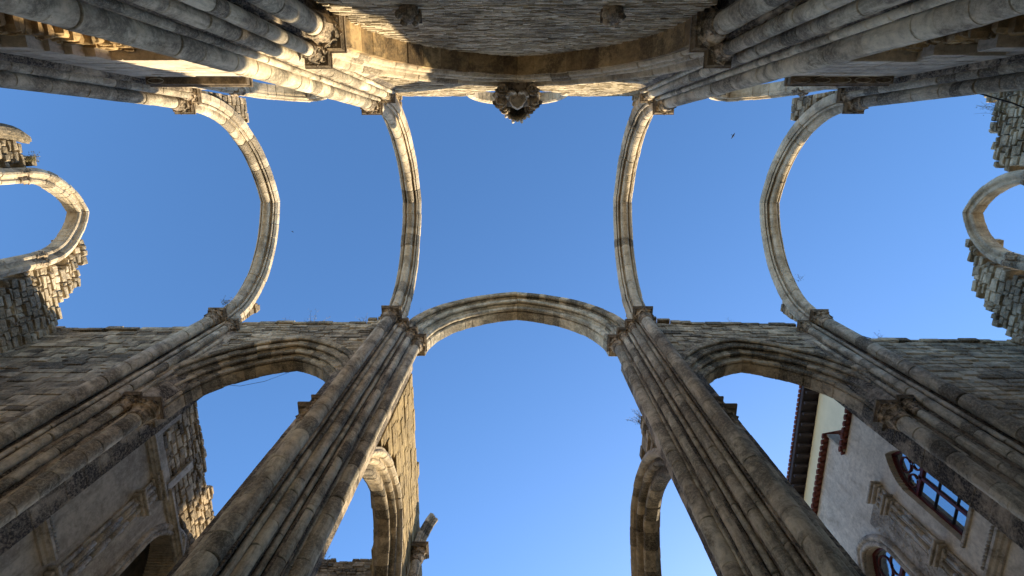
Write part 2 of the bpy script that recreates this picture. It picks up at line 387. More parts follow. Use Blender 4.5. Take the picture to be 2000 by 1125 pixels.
# ---------------------------------------------------------------- west crossing piers and outer piers
def west_crossing(s):
    lab = 'tall clustered stone pier rising on the %s of the open nave arch' % ('left' if s < 0 else 'right')
    t = thing('clustered_pier', (s * 3.9, 5.9, G), lab, 'pier', 'great piers around the crossing')
    c = MB()
    poly = [(4.1, 5.05), (3.72, 5.05), (3.6, 5.2), (3.42, 5.36), (3.28, 5.6), (3.2, 5.8), (3.2, 6.6), (3.45, 6.95), (4.75, 6.95), (4.75, 5.62), (4.3, 5.5), (4.1, 5.4)]
    core(c, [(s * a, b) for a, b in (poly if s < 0 else poly[::-1])], G, ZC - .2); c.build('pier_core', M['pier'], t)
    for (x, y, r) in ((3.8, 4.9, .16), (3.6, 5.1, .055), (3.5, 5.22, .105), (3.38, 5.37, .05), (3.26, 5.5, .105), (3.16, 5.68, .05), (3.05, 5.78, .15), (4.05, 5.18, .05)):
        m = MB(); drum_shaft(m, s * x, y, r, G, ZC - .05); m.build('shaft', M['shaft'], t)
    for (x, y, a_) in ((3.66, 5.0, 40), (3.45, 5.29, 45), (3.31, 5.43, 45), (3.2, 5.6, 50), (3.11, 5.73, 50)):
        m = MB(); z = G; k_ = .028
        while z < ZC - .5:
            z2 = min(z + rng.uniform(.5, 1.1), ZC - .5); j_ = rng.gauss(0, .002)
            m.rings([[(s * (x - .03 + j_ + k_ * math.cos(R(a_ + q))), y - .03 + k_ * math.sin(R(a_ + q)), zz) for q in (0, 90, 180, 270)] for zz in (z, z2 - .006)], rng.random()); z = z2
        m.build('fillet', M['pier'], t)
    for (x, y, r) in ((4.5, 5.62, .13), (4.3, 5.42, .07)):
        m = MB(); drum_shaft(m, s * x, y, r, G, 10.95); m.build('shaft', M['shaft'], t)
    for (x, y, r, z, ab) in ((3.8, 4.9, .16, ZC, .3), (3.5, 5.22, .105, ZC - .02, .22), (3.26, 5.5, .105, ZC + .02, .22), (3.05, 5.78, .15, ZC, .28), (4.5, 5.62, .13, 11.0, .27), (4.3, 5.36, .07, 11.02, .17)):
        capital(t, s * x, y, r, z, .55 if r > .12 else .45, ab)
west_crossing(-1); west_crossing(1)
def west_outer(s):
    lab = 'clustered stone wall pier between the %s aisle arch and the %s transept gable' % (('left', 'left') if s < 0 else ('right', 'right'))
    t = thing('wall_pier', (s * 8.6, 5.6, G), lab, 'pier', 'wall piers of the transept')
    c = MB(); poly = [(9.35, 5.45), (9.25, 5.1), (8.85, 5.15), (8.6, 5.3), (8.3, 5.42), (8.1, 5.62), (8.1, 6.2), (9.35, 6.2)]
    core(c, [(s * a, b) for a, b in (poly if s < 0 else poly[::-1])], G, ZC - .3); c.build('pier_core', M['pier'], t)
    for (x, y, r, z) in ((9.1, 4.95, .16, ZC), (8.86, 5.12, .05, ZC), (8.68, 5.2, .1, ZC), (8.5, 5.33, .05, 15.0), (8.38, 5.33, .085, 11.0), (8.22, 5.46, .05, 11.0), (8.0, 5.5, .17, 11.0)):
        m = MB(); drum_shaft(m, s * x, y, r, G, z - .05); m.build('shaft', M['shaft'], t)
    for (x, y, r, z, ab) in ((9.1, 4.95, .16, ZC, .27), (8.68, 5.2, .1, ZC, .18), (8.38, 5.33, .085, 11.05, .18), (8.0, 5.5, .17, 11.0, .26)):
        capital(t, s * x, y, r, z, .55 if r > .12 else .45, ab)
west_outer(-1); west_outer(1)

# ---------------------------------------------------------------- nave arch
A = Arch('x', 0, 5.95, 2.85, ZC + .03, 3.75)
t = thing('nave_arch', (0, 5.9, ZC), 'broad pointed stone arch spanning the open nave between the two great piers', 'arch')
for w0, w1, r0, r1, rr in ((-.62, .3, .42, .66, .06), (-.42, .3, .2, .44, .06), (-.2, .3, 0.0, .24, .07)):
    m = MB(); A.build(m, order(w0, w1, r0, r1, rr), n=28, jit=.006); m.build('arch_order', M['moss'] if r0 > .3 else M['shaft'], t)

# ---------------------------------------------------------------- transept west walls with aisle arches
def west_wall(s):
    side = 'left' if s < 0 else 'right'
    lab = {-1: 'brown rubble wall over the left aisle arch, streaked black along its top',
           1: 'brown rubble wall over the right aisle arch, its outer end coursed in pale blocks'}[s]
    t = thing('transept_wall', (s * 9, 5.7, G), lab, 'wall')
    AA = Arch('x', s * 6.25, 5.4, 1.8, 11.8, 2.55)
    XE = 14.9 if s < 0 else 15.2
    nz = smooth_noise(40 + s)
    top = [(3.2, 17.2), (4.4, 17.3), (5.2, 16.8), (9.0, 16.7), (9.3, 16.1 if s < 0 else 15.4), (15.5, 16.05 if s < 0 else 15.1)]
    def keep(u, z):
        au = abs(u)
        if z > interp(top, au) + .08 * nz(u * 2.2) + .05 * nz(u * 7 + 3): return False
        if au < 3.35: return False
        if au < 4.6 and z < 11: return False
        if au < 8.2 and z < 11.8 and au > 4.4 and abs(au - 6.25) < 2.3: return False
        return not AA.inside(u, z, .6)
    m = MB()
    lo, hi = (s * XE, s * 3.3) if s < 0 else (s * 3.3, s * XE)
    stone_wall(m, 'x', 5.4, -1, lo, s * 9.2 if s < 0 else 9.2, G, 17.6, keep, th=.9, hrow=(.2, .3), wst=(.3, .62), rel=.02) if s < 0 else stone_wall(m, 'x', 5.4, -1, 9.2, hi, G, 17.6, keep, th=.9, hrow=(.2, .27), wst=(.35, .6), rel=.02, joint=.026)
    m.build('outer_masonry', M['wall'] if s < 0 else M['gable'], t)
    m = MB()
    a, b = (-9.2, -3.3) if s < 0 else (3.3, 9.2)
    stone_wall(m, 'x', 5.4, -1, a, b, 9, 17.6, keep, th=.9, hrow=(.12, .22), wst=(.25, .6), rel=.02)
    m.build('inner_masonry', M['wall'], t)
    # overhanging eroded capping
    m = MB(); u = a if s < 0 else a
    x = min(lo, hi)
    while x < max(lo, hi):
        w = rng.uniform(.25, .6); zt = interp(top, abs(x + w / 2)) + .07 * nz(x * 2.2)
        if abs(x + w / 2) > 3.6: m.box(x, x + w, 5.4 - rng.uniform(.02, .07), 6.25, zt - .16, zt + rng.uniform(-.02, .09), None, .02)
        x += w
    m.build('capping', M['moss'], t)
    t2 = thing('aisle_arch', (s * 6.25, 5.8, 11), 'moulded dark pointed arch opening from the transept into the %s aisle' % side, 'arch', 'aisle arches')
    for w0, w1, r0, r1, rr in ((-.14, .3, .54, .72, .045), (-.04, .5, .34, .56, .045), (.1, .72, .16, .42, .045), (.24, .64, 0.0, .2, .045)):
        mm = MB(); AA.build(mm, order(w0, w1, r0, r1, rr), n=22, jit=.006, leg=.74); mm.build('arch_order', M['moss'], t2)
west_wall(-1); west_wall(1)

# ---------------------------------------------------------------- east side piers
def east_crossing(s):
    lab = 'massive clustered pier on the %s of the walled chancel arch' % ('left' if s < 0 else 'right')
    t = thing('clustered_pier', (s * 3.6, -1.8, G), lab, 'pier', 'great piers around the crossing')
    c = MB(); poly = [(3.15, -2.7), (3.15, -1.62), (3.3, -1.56), (3.5, -1.5), (3.72, -1.38), (3.9, -1.27), (4.15, -1.27), (4.3, -1.5), (4.45, -1.65), (4.45, -2.7)]
    core(c, [(s * a, b) for a, b in (poly if s > 0 else poly[::-1])], G, ZC - .3); c.build('pier_core', M['pier'], t)
    for (x, y, r, z) in ((3.05, -1.8, .165, 9.5), (3.2, -1.47, .1, 9.5), (3.4, -1.5, .05, ZC), (3.58, -1.43, .11, ZC), (3.8, -1.31, .055, ZC), (4.03, -1.2, .16, ZC), (4.25, -1.4, .06, ZC)):
        m = MB(); drum_shaft(m, s * x, y, r, G, z - .05, n=20, hd=.4); m.build('shaft', M['shaft'], t)
    for (x, y, r, z, ab) in ((3.05, -1.8, .165, 9.5, .31), (3.2, -1.47, .1, 9.48, .22), (3.58, -1.43, .11, ZC, .21), (4.03, -1.2, .16, ZC, .29)):
        capital(t, s * x, y, r, z, .6 if r > .12 else .45, ab)
    # carved leaf crockets in the hollow beside the chancel column
    m = MB(); z = 3.0
    while z < 8.6:
        for k in range(3):
            leaf(m, s * 3.22, -1.66, (R(150) if s < 0 else R(30)) * (1 if k == 0 else 1) + R(-70 + 45 * k) * (1 if s > 0 else -1) + (R(0) if s > 0 else R(0)) + (math.pi if s < 0 else 0) * 0 + (R(0)), .02, .12, z, z + .28, .14, rng.random())
        z += .42
    m.build('carved_leaves', M['cap'], t)
east_crossing(-1); east_crossing(1)
def east_outer(s):
    lab = 'paired wall shafts under the %s outer rib arch, beside the chapel window' % ('left' if s < 0 else 'right')
    t = thing('wall_pier', (s * 9.1, -1.6, G), lab, 'pier', 'wall piers of the transept')
    c = MB(); poly = [(8.8, -2.2), (8.8, -1.5), (8.98, -1.38), (9.35, -1.32), (9.5, -1.6), (9.5, -2.2)]
    core(c, [(s * a, b) for a, b in (poly if s > 0 else poly[::-1])], G, ZC - .3); c.build('pier_core', M['pier'], t)
    for (x, y, r) in ((9.25, -1.22, .16), (8.92, -1.42, .1), (9.08, -1.4, .045)):
        m = MB(); drum_shaft(m, s * x, y, r, G, ZC - .05); m.build('shaft', M['shaft'], t)
    for (x, y, r, ab) in ((9.25, -1.22, .16, .29), (8.95, -1.42, .1, .2)):
        capital(t, s * x, y, r, ZC, .5, ab)
east_outer(-1); east_outer(1)

# ---------------------------------------------------------------- east wall, chancel arch, infill
CA = Arch('x', 0, -1.6, 2.78, 9.53, 3.95)
OC = (0, 18.05, 1.38)
def win_arch(s): return Arch('x', s * 6.7, -1.6, .95, 16.2, 2.2)
def chap(s): return Arch('x', s * 6.5, -1.6, 1.55, 8.0, 2.9)
t = thing('east_wall', (0, -1.9, G), 'high wall behind the chancel arch, its thin-stone top against the sky', 'wall')
nz = smooth_noise(5)
def keep_mid(u, z):
    if abs(u) > 3.75: return False
    if CA.inside(u, z, .5): return False
    if math.hypot(u, z - OC[1]) < 1.45: return False
    return z < 18.35 + .07 * nz(u * 3) - .12 * (abs(u) > 3.2) and z > 9
m = MB(); stone_wall(m, 'x', -1.6, 1, -3.75, 3.75, 9, 19, keep_mid, th=.8, hrow=(.045, .1), wst=(.12, .4), rel=.012, joint=.006); m.build('spandrel_masonry', M['tymp'], t)
for s in (-1, 1):
    WA, CH = win_arch(s), chap(s); n2 = smooth_noise(60 + s); n3 = smooth_noise(90 + s)
    def keep_side(u, z):
        au = abs(u)
        if au < 4.0 or (au > 9.4): return False
        if z > 16.3 + .1 * n2(u * 2): return False
        if WA.inside(u, z, .12) and z > 13.5: return False
        if CH.inside(u, z, .25 + .22 * n3(u * 4) + .15 * n2(z * 5)): return False
        return True
    m = MB(); a, b = (-9.4, -4.0) if s < 0 else (4.0, 9.4)
    stone_wall(m, 'x', -1.6, 1, a, b, G, 17, keep_side, th=.8, hrow=(.26, .42), wst=(.5, 1.1), rel=.008, joint=.008); m.build('ashlar_face', M['ashlar'], t)
    # eroded reveal of the chapel arch and the dark masonry inside it
    m = MB()
    stone_wall(m, 'x', -1.78, 1, a + 1, b - .2, 5, 12, lambda u, z: (not CH.inside(u, z, -.12 + .2 * n3(u * 5))) and CH.inside(u, z, .9), th=.5, hrow=(.07, .14), wst=(.12, .35), rel=.03, skew=.015); m.build('eroded_reveal', M['soffit'], t)
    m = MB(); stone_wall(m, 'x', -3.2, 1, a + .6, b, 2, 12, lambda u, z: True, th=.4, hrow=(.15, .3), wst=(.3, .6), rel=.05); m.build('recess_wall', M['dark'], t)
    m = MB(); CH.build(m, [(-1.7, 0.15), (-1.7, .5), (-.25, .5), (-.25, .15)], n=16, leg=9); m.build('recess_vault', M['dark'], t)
    # outer bay, low and ragged
    m = MB(); n4 = smooth_noise(120 + s)
    c_, d_ = (-14.0, -9.4) if s < 0 else (9.4, 14.3)
    stone_wall(m, 'x', -1.6, 1, c_, d_, G, 17, lambda u, z: z < (14.2 if s < 0 else (15.2 if u < 13.3 else 17.9)) + .35 * n4(u * 1.3), th=.9, hrow=(.22, .34), wst=(.35, .8), rel=.02); m.build('outer_masonry', M['gable'], t)
m = MB()
for i in range(28):
    a0, a1 = math.pi * (-.12 + 1.24 * i / 28), math.pi * (-.12 + 1.24 * (i + 1) / 28); rr = []
    for a_ in (a0, a0 + .006, a1 - .006, a1):
        q_ = .15 + .85 * max(0, math.sin(a_))
        ins = .012 if a_ in (a0, a1) else 0
        rr.append([(OC[0] + (OC[2] + r_ + (ins if r_ < .1 else -ins)) * math.cos(a_), y_, OC[1] + (OC[2] + r_ + (ins if r_ < .1 else -ins)) * math.sin(a_)) for r_, y_ in ((0, -1.6 + .08 * q_), (.05, -1.6 + .16 * q_), (.12, -1.6 + .18 * q_), (.17, -1.6 + .13 * q_), (.2, -1.61), (.2, -1.8), (0, -1.8))])
    m.rings(rr, rng.random())
m.build('round_window_rim', M['arch'], t)
t = thing('chancel_arch', (0, -1.6, 9.5), 'wide pointed arch of the walled-up chancel, moulded rings round an ochre underside', 'arch')
for w0, w1, r0, r1, mat, p in ((0, 0, 0, 0, 'soffit', [(-.55, 0), (-.04, 0), (-.04, .3), (-.55, .3)]),):
    m = MB(); CA.build(m, p, n=26, jit=.006); m.build('soffit_ring', M['soffit'], t)
for pr in ([(-.3, .12), (-.3, .5), (.04, .5)] + roll(.02, .36, .06, 60, -60, 4) + [(-.02, .28)] + roll(-.03, .2, .07, 60, -80, 5) + [(-.06, .12)],
           [(-.3, .5), (-.3, .82), (.12, .82), (.14, .76)] + roll(.09, .67, .065, 50, -70, 4) + [(.03, .58), (.0, .52)]):
    m = MB(); CA.build(m, pr, n=24, jit=.006); m.build('arch_order', M['arch'], t)
# infill wall under the chancel arch
t = thing('chancel_infill_wall', (0, -2.3, G), 'flat wall of thin coursed rubble closing the chancel arch, half in sun', 'wall')
m = MB()
stone_wall(m, 'x', -2.04, 1, -3.1, 3.1, 3.0, 14, lambda u, z: CA.inside(u, z, .12), th=.5, hrow=(.035, .085), wst=(.1, .36), rel=.012, joint=.005); m.build('rubble_face', M['tymp'], t)
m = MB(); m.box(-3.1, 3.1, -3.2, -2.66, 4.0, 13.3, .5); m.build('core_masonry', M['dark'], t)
for x in (-1.62, 1.42):
    tc = thing('carved_corbel', (x, -2.1, 9.0), 'small eroded carved corbel on the infill wall, %s one' % ('left-hand' if x < 0 else 'right-hand'), 'corbel', 'corbels on the infill wall')
    m = MB(); m.blob((x, -1.98, 8.95), .15, .16, .16, 12, 8, .2, .3)
    for k in range(6):
        m.blob((x + .13 * math.cos(k), -1.9 + .05 * math.sin(k * 2), 8.93 + .12 * math.sin(k * 1.7)), .06, .07, .06, 7, 5, .2, rng.random())
    m.build('carving', M['cap'], tc)
    m = MB(); m.box(x - .16, x + .16, -2.12, -1.86, 9.1, 9.18, .4, .02); m.build('slab', M['abacus'], tc)

# ---------------------------------------------------------------- carved keystone with arms
t = thing('carved_keystone', (0, -1.5, 14.6), 'ornate carved stone cartouche with scrolls projecting from the top of the chancel arch', 'carving')
m = MB()
m.rings([[(w * a, y, z + b * h) for a, b in ((-.5, -.9), (.5, -.9), (1, -.2), (1, .6), (.6, 1), (-.6, 1), (-1, .6), (-1, -.2))] for y, w, h, z in ((-1.6, .42, .6, 14.5), (-1.25, .42, .58, 14.5), (-1.1, .34, .48, 14.5), (-1.02, .3, .42, 14.5))], .4)
m.build('block', M['cap'], t)
for s in (-1, 1):         # volutes, seen from below
    for cx, cy, cz, r_ in ((.40, -1.12, 14.0, .17), (.36, -1.38, 13.85, .14), (.30, -.98, 14.5, .12)):
        pts = []
        for k in range(28):
            a_ = k * .40; q = r_ * (1 - k / 31)
            pts.append((s * (cx + q * math.cos(a_)), cy + q * math.sin(a_), cz - .004 * k))
        m = MB(); m.tube(pts, .045, .02, 7, rng.random()); m.build('scroll', M['cap'], t)
        m = MB(); m.blob((s * cx, cy, cz + .16), r_ * .95, r_ * .95, .14, 10, 6, .1, rng.random()); m.build('boss', M['moss'], t)
m = MB()   # pale shield leaning out over the viewer
sh = [(-.15, -.12), (0, -.15), (.15, -.12), (.17, .02), (.1, .13), (0, .18), (-.1, .13), (-.17, .02)]
m.rings([[(a * k, -1.17 + b_ * k + dy, z_) for a, b_ in sh] for z_, k, dy in ((14.6, 1.25, 0), (14.1, 1.2, .03), (13.95, 1.1, .04), (13.93, .95, .04), (13.99, .8, .04))], .95)
m.build('shield', M['ashlar'], t)
m = MB(); n = 16   # bowl-shaped crown in front
m.rings([[(q * math.cos(2 * math.pi * i / n), -1.02 + q * math.sin(2 * math.pi * i / n), z_) for i in range(n)] for q, z_ in ((.2, 15.05), (.26, 14.75), (.31, 14.68), (.31, 14.62), (.27, 14.6), (.22, 14.75), (.1, 14.95))], .1, True)
m.build('crown_bowl', M['moss'], t)
m = MB()
for k in range(20):
    a_ = math.pi * 2 * k / 20
    m.blob((.31 * math.cos(a_), -1.02 + .31 * math.sin(a_), 14.66), .055, .055, .05, 7, 5, .2, rng.random())
    if k % 2 == 0: m.tube([(.3 * math.cos(a_), -1.02 + .3 * math.sin(a_), 14.66), (.37 * math.cos(a_), -1.02 + .37 * math.sin(a_), 14.85), (.34 * math.cos(a_), -1.02 + .34 * math.sin(a_), 15.05)], .05, .03, 6, rng.random())
m.build('crown_rim', M['carve'], t)
for s in (-1, 1):
    m = MB()
    for k in range(6):
        leaf(m, s * (.1 + .07 * k), -1.32 + .03 * (k % 3), R(-90 if k % 2 else 90) + s * k * .3, .02, .13, 13.7 + .05 * k, 14.0 + .05 * k, .13, rng.random())
    m.build('leaf_spray', M['carve'], t)

# ---------------------------------------------------------------- tall windows: arch rings on the east wall and the gables
WP = [(-.28, .34), (-.28, 0.02), (-.06, 0.0)] + roll(.02, .06, .055, -120, 60, 4) + [(.05, .14)] + roll(.08, .22, .06, -100, 80, 4) + [(.04, .34)]
def window_ring(axis, c, plane, a, z0, h, face, leg, label, mats='arch', ks=1.0):
    t = thing('window_arch', (c, plane, z0) if axis == 'x' else (plane, c, z0), label, 'window arch', 'tall window arches of the transept')
    W_ = Arch(axis, c, plane, a, z0, h)
    prof = [(w * face * (1 + (ks - 1) * .6), r * ks) for w, r in WP]
    m = MB(); W_.build(m, prof, n=14, leg=0, jit=.005); m.build('arch_ring', M[mats], t)
    for k in (0, 1):
        m = MB(); W_.build(m, prof, t0=0, t1=0.001, n=1, leg=leg, legs=(k == 0, k == 1)) if k == 0 else W_.build(m, prof, t0=1.999, t1=2, n=1, leg=leg, legs=(False, True))
        m.build('jamb', M[mats], t)
        for q, rad in ((.02, .065), (.09, .05)):
            u = c + (-1 if k == 0 else 1) * (a + ks * (.06 + (.17 if q > .05 else 0)))
            x, y = (u, plane + face * (q + .02)) if axis == 'x' else (plane + face * (q + .02), u)
            mm = MB(); n = 12
            mm.rings([[(x + rr_ * math.cos(2 * math.pi * i / n), y + rr_ * math.sin(2 * math.pi * i / n), z) for i in range(n)] for rr_, z in ((rad, z0 - .3), (rad * 1.3, z0 - .28), (rad * 1.3, z0 - .24), (rad * 1.05, z0 - .22), (rad * 1.15, z0 - .1), (rad * 1.7, z0 - .03), (rad * 1.8, z0 + .03))], rng.random(), True)
            for j in range(6): leaf(mm, x, y, j * 1.05, rad, rad * 1.7, z0 - .22, z0 - .04, rad, rng.random())
            mm.build('capital', M['cap'], t)
    return W_
for s in (-1, 1):
    window_ring('x', s * 6.7, -1.6, .95, 16.2, 2.2, 1, 2.7, 'pointed window arch crowning the east wall, just %s great pier' % ('left of the left' if s < 0 else 'right of the right'))
    t = thing('window_sill', (s * 7.3, -1.5, 13.4), 'long brown projecting ledge with small arcading on the %s-hand east wall' % ('left' if s < 0 else 'right'), 'ledge', 'ledges under the chapel windows')
    m = MB(); x0, x1 = sorted((s * 6.25, s * 8.6)); m.box(x0, x1, -1.62, -1.44, 13.42, 13.6, .2, .02); m.box(x0 - .03, x1 + .03, -1.62, -1.41, 13.6, 13.7, .6, .02)
    m.build('slab', M['abacus'], t)
    m = MB()
    for k in range(5 if s > 0 else 1):
        cx = x0 + .25 + k * (x1 - x0 - .5) / 4
        pts = [(cx + .19 * math.cos(R(a_)), -1.52 + .055 * math.sin(R(a_)), 13.41) for a_ in range(0, 361, 30)]
        m.tube(pts, .011, .011, 6, .3)
    m.build('tracery', M['carve'], t)
# gables
for s in (-1, 1):
    X = -14.0 if s < 0 else 14.3
    side = 'left' if s < 0 else 'right'
    WA = window_ring('y', 1.95, X, 1.0, 15.85, 1.55, -s, 6.5, 'pointed window arch standing against the sky in the ruined %s gable' % side, ks=1.3 if s < 0 else 1.12)
    t = thing('gable_wall', (X, 2, G), ('ruined left gable wall of squared blocks with a sunlit ragged upper edge' if s < 0 else 'ruined grey right gable wall with a stepped ragged edge, all in shade'), 'wall', None)
    if s < 0: top = [(-1.7, 14.2), (-.75, 14.6), (-.6, 15.7), (.3, 16.2), (.7, 16.7), (1.0, 16.6), (2.9, 17.5), (3.3, 17.5), (4.2, 17.25), (4.6, 16.6), (5.3, 16.15), (5.6, 16.0)]
    else: top = [(-1.7, 18.1), (-.9, 17.7), (-.2, 17.3), (.7, 17.1), (1.0, 16.9), (2.9, 17.7), (3.6, 17.3), (4.3, 17.0), (5.0, 16.1), (5.6, 15.5)]
    ng = smooth_noise(200 + s)
    def keep(u, z):
        return z < interp(top, u) + .2 * ng(u * 3.3) + .13 * ng(u * 11 + 7) + .05 * ng(z * 9) and not WA.inside(u, z, .42)
    m = MB(); stone_wall(m, 'y', X, -s, -1.7, 5.6, G, 13.5, keep, th=.9, hrow=(.2, .34), wst=(.25, .6), rel=.03, skew=.01); stone_wall(m, 'y', X, -s, -1.7, 5.6, 13.5, 18.5, keep, th=.9, hrow=(.1, .24), wst=(.12, .42), rel=.04, skew=.03, backjit=.2); m.build('masonry', M['gable'], t)
# broken rib stub over the left gable
m = MB()
for z_, y_, k in ((15.5, -.45, 1), (15.95, -.42, .95), (16.4, -.36, .9), (16.8, -.26, .8)):
    pass
rr = []
for z_, y_, k in ((15.0, -.5, 1), (15.4, -.46, 1), (15.65, -.42, .95), (15.85, -.36, .85), (16.05, -.26, .65)):
    rr.append([(-13.86 + k * p, y_ + k * q, z_) for p, q in ((-.3, -.16), (-.02, -.2), (.02, -.12), (.1, -.1), (.12, 0), (.1, .1), (.02, .12), (-.02, .2), (-.3, .16))])
m.rings(rr, .15)
tag(m.build('rib_stub', M['moss'], None), 'dark broken upright stub of a rib on top of the left gable', 'stone stub')
# added wall, out of view, keeping sun off the left aisle wall
t = thing('shade_wall', (3.6, 26, G), 'tall narrow wall added out of view at the far west to shade the left aisle wall', 'wall')
m = MB(); stone_wall(m, 'x', 26, -1, 1.35, 5.6, G, 24, lambda u, z: True, th=1.0, hrow=(.4, .6), wst=(.6, 1.2)); m.build('masonry', M['gable'], t)

# ---------------------------------------------------------------- nave arcade
NZ = Arch('y', 9.9, -3.3, 3.0, 9.6, 3.4)
def nave_side(s):
    A = Arch('y', 9.9, s * 3.3, 3.0, 9.6, 3.5)
    t = thing('nave_arcade_arch', (s * 3.5, 9.9, 9.6), ('first nave arcade arch on the left, its near limb sunlit under the golden wall' if s < 0 else 'freestanding first nave arcade arch on the right with no wall above it'), 'arch', 'nave arcade arches')
    f = -s
    def prof(pts): return [(w * f, r) for w, r in pts]
    for p, mt in (([(-.75, .62), (-.75, .42), (0, .42)] + roll(0.02, .5, .06, -70, 70, 4) + [(.02, .62)], 'arch'),
                  ([(-.68, .43), (-.68, .24), (-.14, .24)] + roll(-.12, .31, .06, -80, 60, 4) + [(-.1, .43)], 'moss'),
                  ([(-.6, .25), (-.6, 0.06), (-.52, 0), (-.3, 0)] + roll(-.27, .07, .065, -80, 60, 4) + [(-.25, .25)], 'moss')):
        m = MB(); A.build(m, prof(p), n=24, leg=10.5, jit=.006, legs=(False, True)); m.build('arch_order', M['arch'] if (mt == 'arch') else M['moss'], t)
    return A
AL = nave_side(-1); AR = nave_side(1)
t = thing('nave_wall', (-3.7, 10, G), 'tall golden nave wall on the left, sunlit above its arcade arch', 'wall')
nn = smooth_noise(300)
m = MB(); stone_wall(m, 'y', -3.3, 1, 6.9, 24, 9, 17, lambda u, z: z < 16.55 + .05 * nn(u * 2) and not AL.inside(u, z, .5) and not (u > 12.9 and z < 13), th=.85, hrow=(.22, .34), wst=(.3, .8), rel=.015); m.build('masonry', M['gold'], t)
m = MB(); stone_wall(m, 'y', -3.3, 1, 12.95, 24, G, 13.2, lambda u, z: True, th=.85, hrow=(.22, .34), wst=(.3, .8), rel=.015); m.build('lower_masonry', M['gold'], t)
t = thing('nave_wall', (3.7, 7.4, G), 'dark broken stump of nave wall rising just above the right arcade arch', 'wall')
m = MB(); stone_wall(m, 'y', 3.3, -1, 6.9, 9.0, 9, 16, lambda u, z: z < 13.6 - abs(u - 7.4) * .4 + .2 * nn(u * 3) and not AR.inside(u, z, .5), th=.8, hrow=(.2, .3), wst=(.25, .6), rel=.03); m.build('masonry', M['wall'], t)
for s in (1,):
    t = thing('nave_pier', (s * 3.6, 13.3, G), 'plain pier carrying the far end of the right arcade arch', 'pier')
    m = MB(); core(m, [(s * 3.3, 13.0), (s * 4.1, 13.0), (s * 4.1, 14.4), (s * 3.3, 14.4)], G, 9.6); m.build('pier_core', M['pier'], t)
    m = MB(); drum_shaft(m, s * 3.25, 13.6, .15, G, 9.6); m.build('shaft', M['shaft'], t)
# wall shaft with capital and broken springer on the left nave wall
t = thing('wall_shaft', (-3.15, 12.35, G), 'wall shaft with capital and broken rib springer jutting from the left nave wall', 'shaft')
m = MB(); drum_shaft(m, -3.08, 12.35, .15, 8, 14.4); m.build('shaft', M['shaft'], t)
capital(t, -3.08, 12.35, .15, 14.9, .55, .3)
m = MB()
SA = Arch('x', 0.0, 12.35, 2.95, 14.93, 3.8); SA.build(m, [(w * .6, r * .6) for w, r in VAULT], t0=0, t1=.28, n=3); m.build('springer', M['moss'], t)
# cross wall with arch in the left aisle
t = thing('aisle_cross_wall', (-6.5, 12.3, G), 'low dark wall crossing the left aisle with a pale arch in it, seen through the arcade', 'wall')
XA = Arch('x', -6.5, 12.0, 2.1, 10.3, 2.9)
m = MB(); stone_wall(m, 'x', 12.0, -1, -9.3, -4.1, 9, 15, lambda u, z: z < 14.1 + .05 * nn(u * 3) and not XA.inside(u, z, .2), th=.6, hrow=(.08, .14), wst=(.12, .35)); m.build('masonry', M['wall'], t)
m = MB(); XA.build(m, order(-.08, .4, 0, .42, .06), n=14, leg=4); m.build('arch_ring', M['arch'], t)

# ---------------------------------------------------------------- left aisle outer wall (plaster with carved frames)
XL = -9.3
t = thing('aisle_wall', (XL, 9, G), 'grey plastered left aisle wall with carved framing and a ragged blackened top', 'wall')
nl = smooth_noise(77)
m = MB(); stone_wall(m, 'y', XL, 1, 6.0, 16, 12.9, 15.4, lambda u, z: z < 14.72 + .16 * nl(u * 3) + .08 * nl(u * 9 + 3), th=.8, hrow=(.1, .22), wst=(.15, .45), rel=.035, skew=.02, backjit=.1); m.build('broken_masonry', M['wall'], t)
NI = Arch('y', 10.45, XL, .85, 11.6, 1.2)
m = MB()
# plaster face as one thick sheet with the niche cut out: built from vertical strips
def sheet(mb, x0, x1, y0, y1, z0, z1, arch, dy=.05):
    y = y0
    while y < y1 - 1e-6:
        b = min(y + dy, y1); ym = (y + b) / 2; d = abs(ym - arch.c)
        if d < arch.a:
            cx = arch.R - arch.a; zi = arch.z0 + math.sqrt(max(0, arch.R ** 2 - (d + cx) ** 2))
            mb.box(x0, x1, y, b, zi, z1, .5)
        else: mb.box(x0, x1, y, b, z0, z1, .5)
        y = b
m.box(XL - .75, XL + .035, 6.0, 9.5, G, 12.95, .5); sheet(m, XL - .75, XL + .035, 9.5, 11.4, G, 12.95, NI); m.box(XL - .75, XL + .035, 11.4, 16, G, 12.95, .5)
m.build('plaster_face', M['plaster'], t)
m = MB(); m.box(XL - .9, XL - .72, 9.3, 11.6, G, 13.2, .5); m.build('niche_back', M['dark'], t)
def hcourse(mb, x, y0, y1, z, f, prof):       # horizontal moulding along Y on a wall plane x, facing f
    rr = []
    for y in (y0, y1): rr.append([(x + f * p, y, z + q) for p, q in prof])
    mb.rings(rr, rng.random())
CORN = [(-.02, 0), (.05, .0), (.07, .05), (.11, .07), (.13, .12), (.17, .14), (.17, .2), (.12, .22), (-.02, .24)]
m = MB()
for (y0, y1, z) in ((6.2, 8.15, 12.3), (8.75, 16.0, 12.55), (6.2, 7.9, 9.0)):
    y = y0
    while y < y1:
        b = min(y + rng.uniform(.5, .9), y1); hcourse(m, XL + .035, y, b - .006, z, 1, CORN); y = b
m.build('string_course', M['carve'], t)
